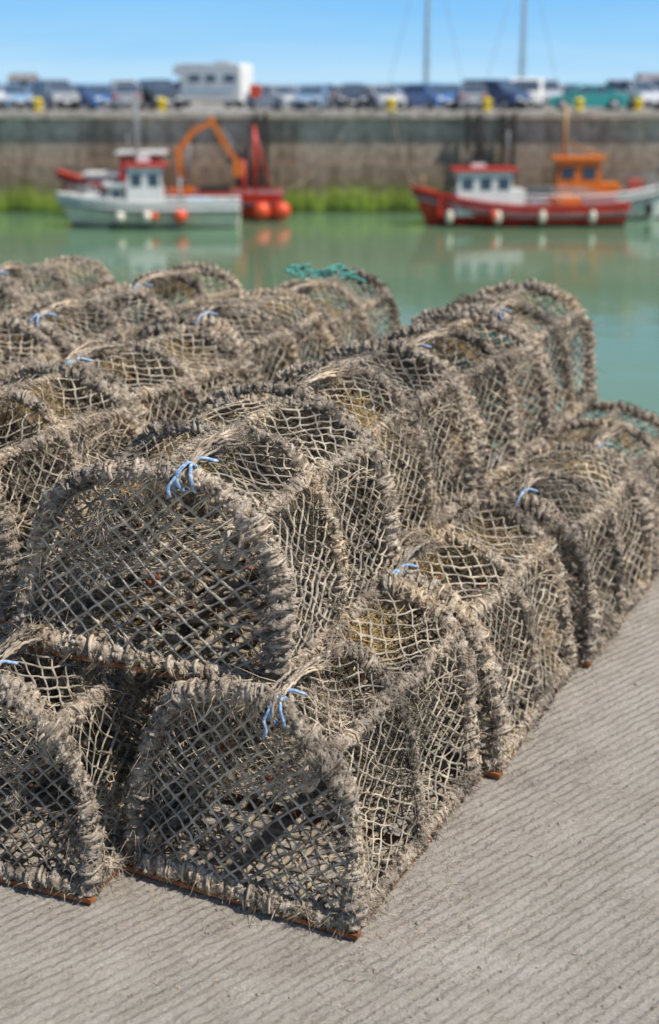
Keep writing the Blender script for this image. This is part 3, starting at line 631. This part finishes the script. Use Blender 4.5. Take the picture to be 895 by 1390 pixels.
mb.cyl((-.95,.25,2.2),(-1.15,.25,3.9),.07,8,STL); mb.cyl((-1.3,.0,4.95),(-2.2,.0,5.4),.06,8,STL); mb.cyl((-2.85,.1,4.7),(-3.75,.1,3.4),.05,8,STL)
mb.hexa([[-4.1,-.35,2.25],[-3.4,-.35,2.15],[-3.4,.35,2.15],[-4.1,.35,2.25],[-3.9,-.3,3.0],[-3.5,-.3,3.0],[-3.5,.3,3.0],[-3.9,.3,3.0]],ORG)
part('crane',mb,e)
mb=MB(); mb.cyl((-4.6,0,1.0),(-4.6,0,4.8),.08,8,RED); mb.cyl((-4.6,0,4.6),(-5.4,0,1.5),.05,6,RED); mb.cyl((-4.0,-.9,1),(-4.0,-.9,3.0),.05,6,RED);mb.cyl((-4.0,.9,1),(-4.0,.9,3.0),.05,6,RED);mb.cyl((-4.0,-.9,3.0),(-4.0,.9,3.0),.05,6,RED)
mb.cyl((1.6,0,3.4),(1.6,0,6.3),.07,8,STL); mb.box((-2.4,0,1.3),(1.6,1.6,.8),TMB); mb.cyl((1.6,0,6.0),(-5.9,0,1.6),.013,5,BLK); part('mast_and_gear',mb,e)
mb=MB()
for xx,yy in ((-5.0,2.3),(-6.05,2.2)): mb.sphere((xx,yy,.55),.48,BUO,18); mb.cyl((xx,yy,1.0),(xx,yy,1.15),.08,8,BLK)
part('mooring_buoys',mb,e)
def rope(a,b,sag,r=.03):
    t=np.linspace(0,1,24)[:,None]; P=np.array(a)*(1-t)+np.array(b)*t; P[:,2]-=(sag*4*t*(1-t))[:,0]; mb=MB(); mb.tube(P,r,6,0); obj('mooring_rope',mb.build('mooring_rope',[M_slat]))
rope((X(-60,PY),PY-.25,-.1),(X(82,72),72,-3.6),.9,.04)
rope((X(480,PY),PY-.25,-.1),(X(388,73),73,-4.0),.8,.03)
rope((X(531,PY),PY,.2),(X(562,70),70,-3.6),.5,.03)
rope((X(866,PY),PY,.2),(X(880,73),73,-3.6),.3,.03)
for px,hm in ((579,13),(709,12.2)):
    Y=PY+32; e=empty('sailing_yacht',(X(px,Y,3),Y,WZ),(0,0,R(12)))
    mb=MB(); hull(mb,9.5,3,1.3,.95,.9,WHT,LBL,BLK,GRY); mb.box((.2,0,1.1),(3.6,1.7,.6),WHT); part('hull',mb,e)
    mb=MB(); mb.cyl((0,0,1),(0,0,hm+5.5),.13,10,STL,.08); mb.cyl((0,0,2.2),(-3.6,0,2.3),.09,8,STL)
    mb.cyl((0,0,hm+5.3),(4.5,0,1.3),.02,5,STL); mb.cyl((0,0,hm+5.3),(-4.5,0,1.0),.02,5,STL)
    for s in (-1,1): mb.cyl((0,0,hm+4.9),(0,s*1.4,1),.02,5,STL); mb.cyl((0,0,8.5),(0,s*.8,8.5),.03,5,STL)
    part('mast',mb,e)
# ------------------------------------------------------------------ light, sky, camera
az,el=R(114),R(55)
sd=Vector((math.sin(az)*math.cos(el),math.cos(az)*math.cos(el),math.sin(el)))
l=bpy.data.lights.new('sun','SUN'); l.energy=5.0;l.angle=R(.5);l.color=(1,.955,.885)
o=obj('sun',l,None,(20,-20,30)); o.rotation_euler=sd.to_track_quat('Z','Y').to_euler()
w=bpy.data.worlds.new('World');S.world=w;w.use_nodes=True;nt=w.node_tree;bg=nt.nodes['Background'];out=nt.nodes['World Output']
sk=nt.nodes.new('ShaderNodeTexSky');sk.sky_type='NISHITA';sk.sun_disc=False;sk.sun_elevation=el;sk.sun_rotation=az;sk.air_density=1.0;sk.dust_density=.4;sk.ozone_density=1.0
nt.links.new(sk.outputs[0],bg.inputs['Color']);bg.inputs['Strength'].default_value=.125
tc=nt.nodes.new('ShaderNodeTexCoord');sx=nt.nodes.new('ShaderNodeSeparateXYZ');nt.links.new(tc.outputs['Generated'],sx.inputs[0])
mp=nt.nodes.new('ShaderNodeMapping');mp.inputs['Scale'].default_value=(2.2,2.2,22);nt.links.new(tc.outputs['Generated'],mp.inputs['Vector'])
nz=noise(nt,mp.outputs[0],2.0,5,.6)
hz=madd(nt,nz.outputs[0],.050,-.025); ad=nt.nodes.new('ShaderNodeMath');ad.operation='ADD';nt.links.new(sx.outputs['Z'],ad.inputs[0]);nt.links.new(hz,ad.inputs[1])
rs=ramp(nt,[(0.0,(.50,.76,.97)),(.03,(.33,.65,.97)),(.07,(.22,.55,.96)),(.30,(.20,.42,.72))]);nt.links.new(ad.outputs[0],rs.inputs[0])
bg2=nt.nodes.new('ShaderNodeBackground');nt.links.new(rs.outputs[0],bg2.inputs['Color']);bg2.inputs['Strength'].default_value=1
mr=nt.nodes.new('ShaderNodeMapRange');mr.inputs['From Min'].default_value=.08;mr.inputs['From Max'].default_value=.26;nt.links.new(sx.outputs['Z'],mr.inputs['Value'])
ms=nt.nodes.new('ShaderNodeMixShader');nt.links.new(mr.outputs[0],ms.inputs[0]);nt.links.new(bg2.outputs[0],ms.inputs[1]);nt.links.new(bg.outputs[0],ms.inputs[2]);nt.links.new(ms.outputs[0],out.inputs['Surface'])
S.view_settings.view_transform='Standard';S.view_settings.look='None';S.view_settings.exposure=0
c=bpy.data.cameras.new('camera');c.sensor_fit='VERTICAL';c.sensor_height=36;c.sensor_width=36;c.lens=1805/1390*36;c.shift_y=-45/1390
c.clip_end=10000;c.clip_start=.05;c.dof.use_dof=True;c.dof.focus_distance=2.8;c.dof.aperture_fstop=2.5
co=obj('camera',c,None,(0,0,1.6),(R(90-16.65),0,0));S.camera=co
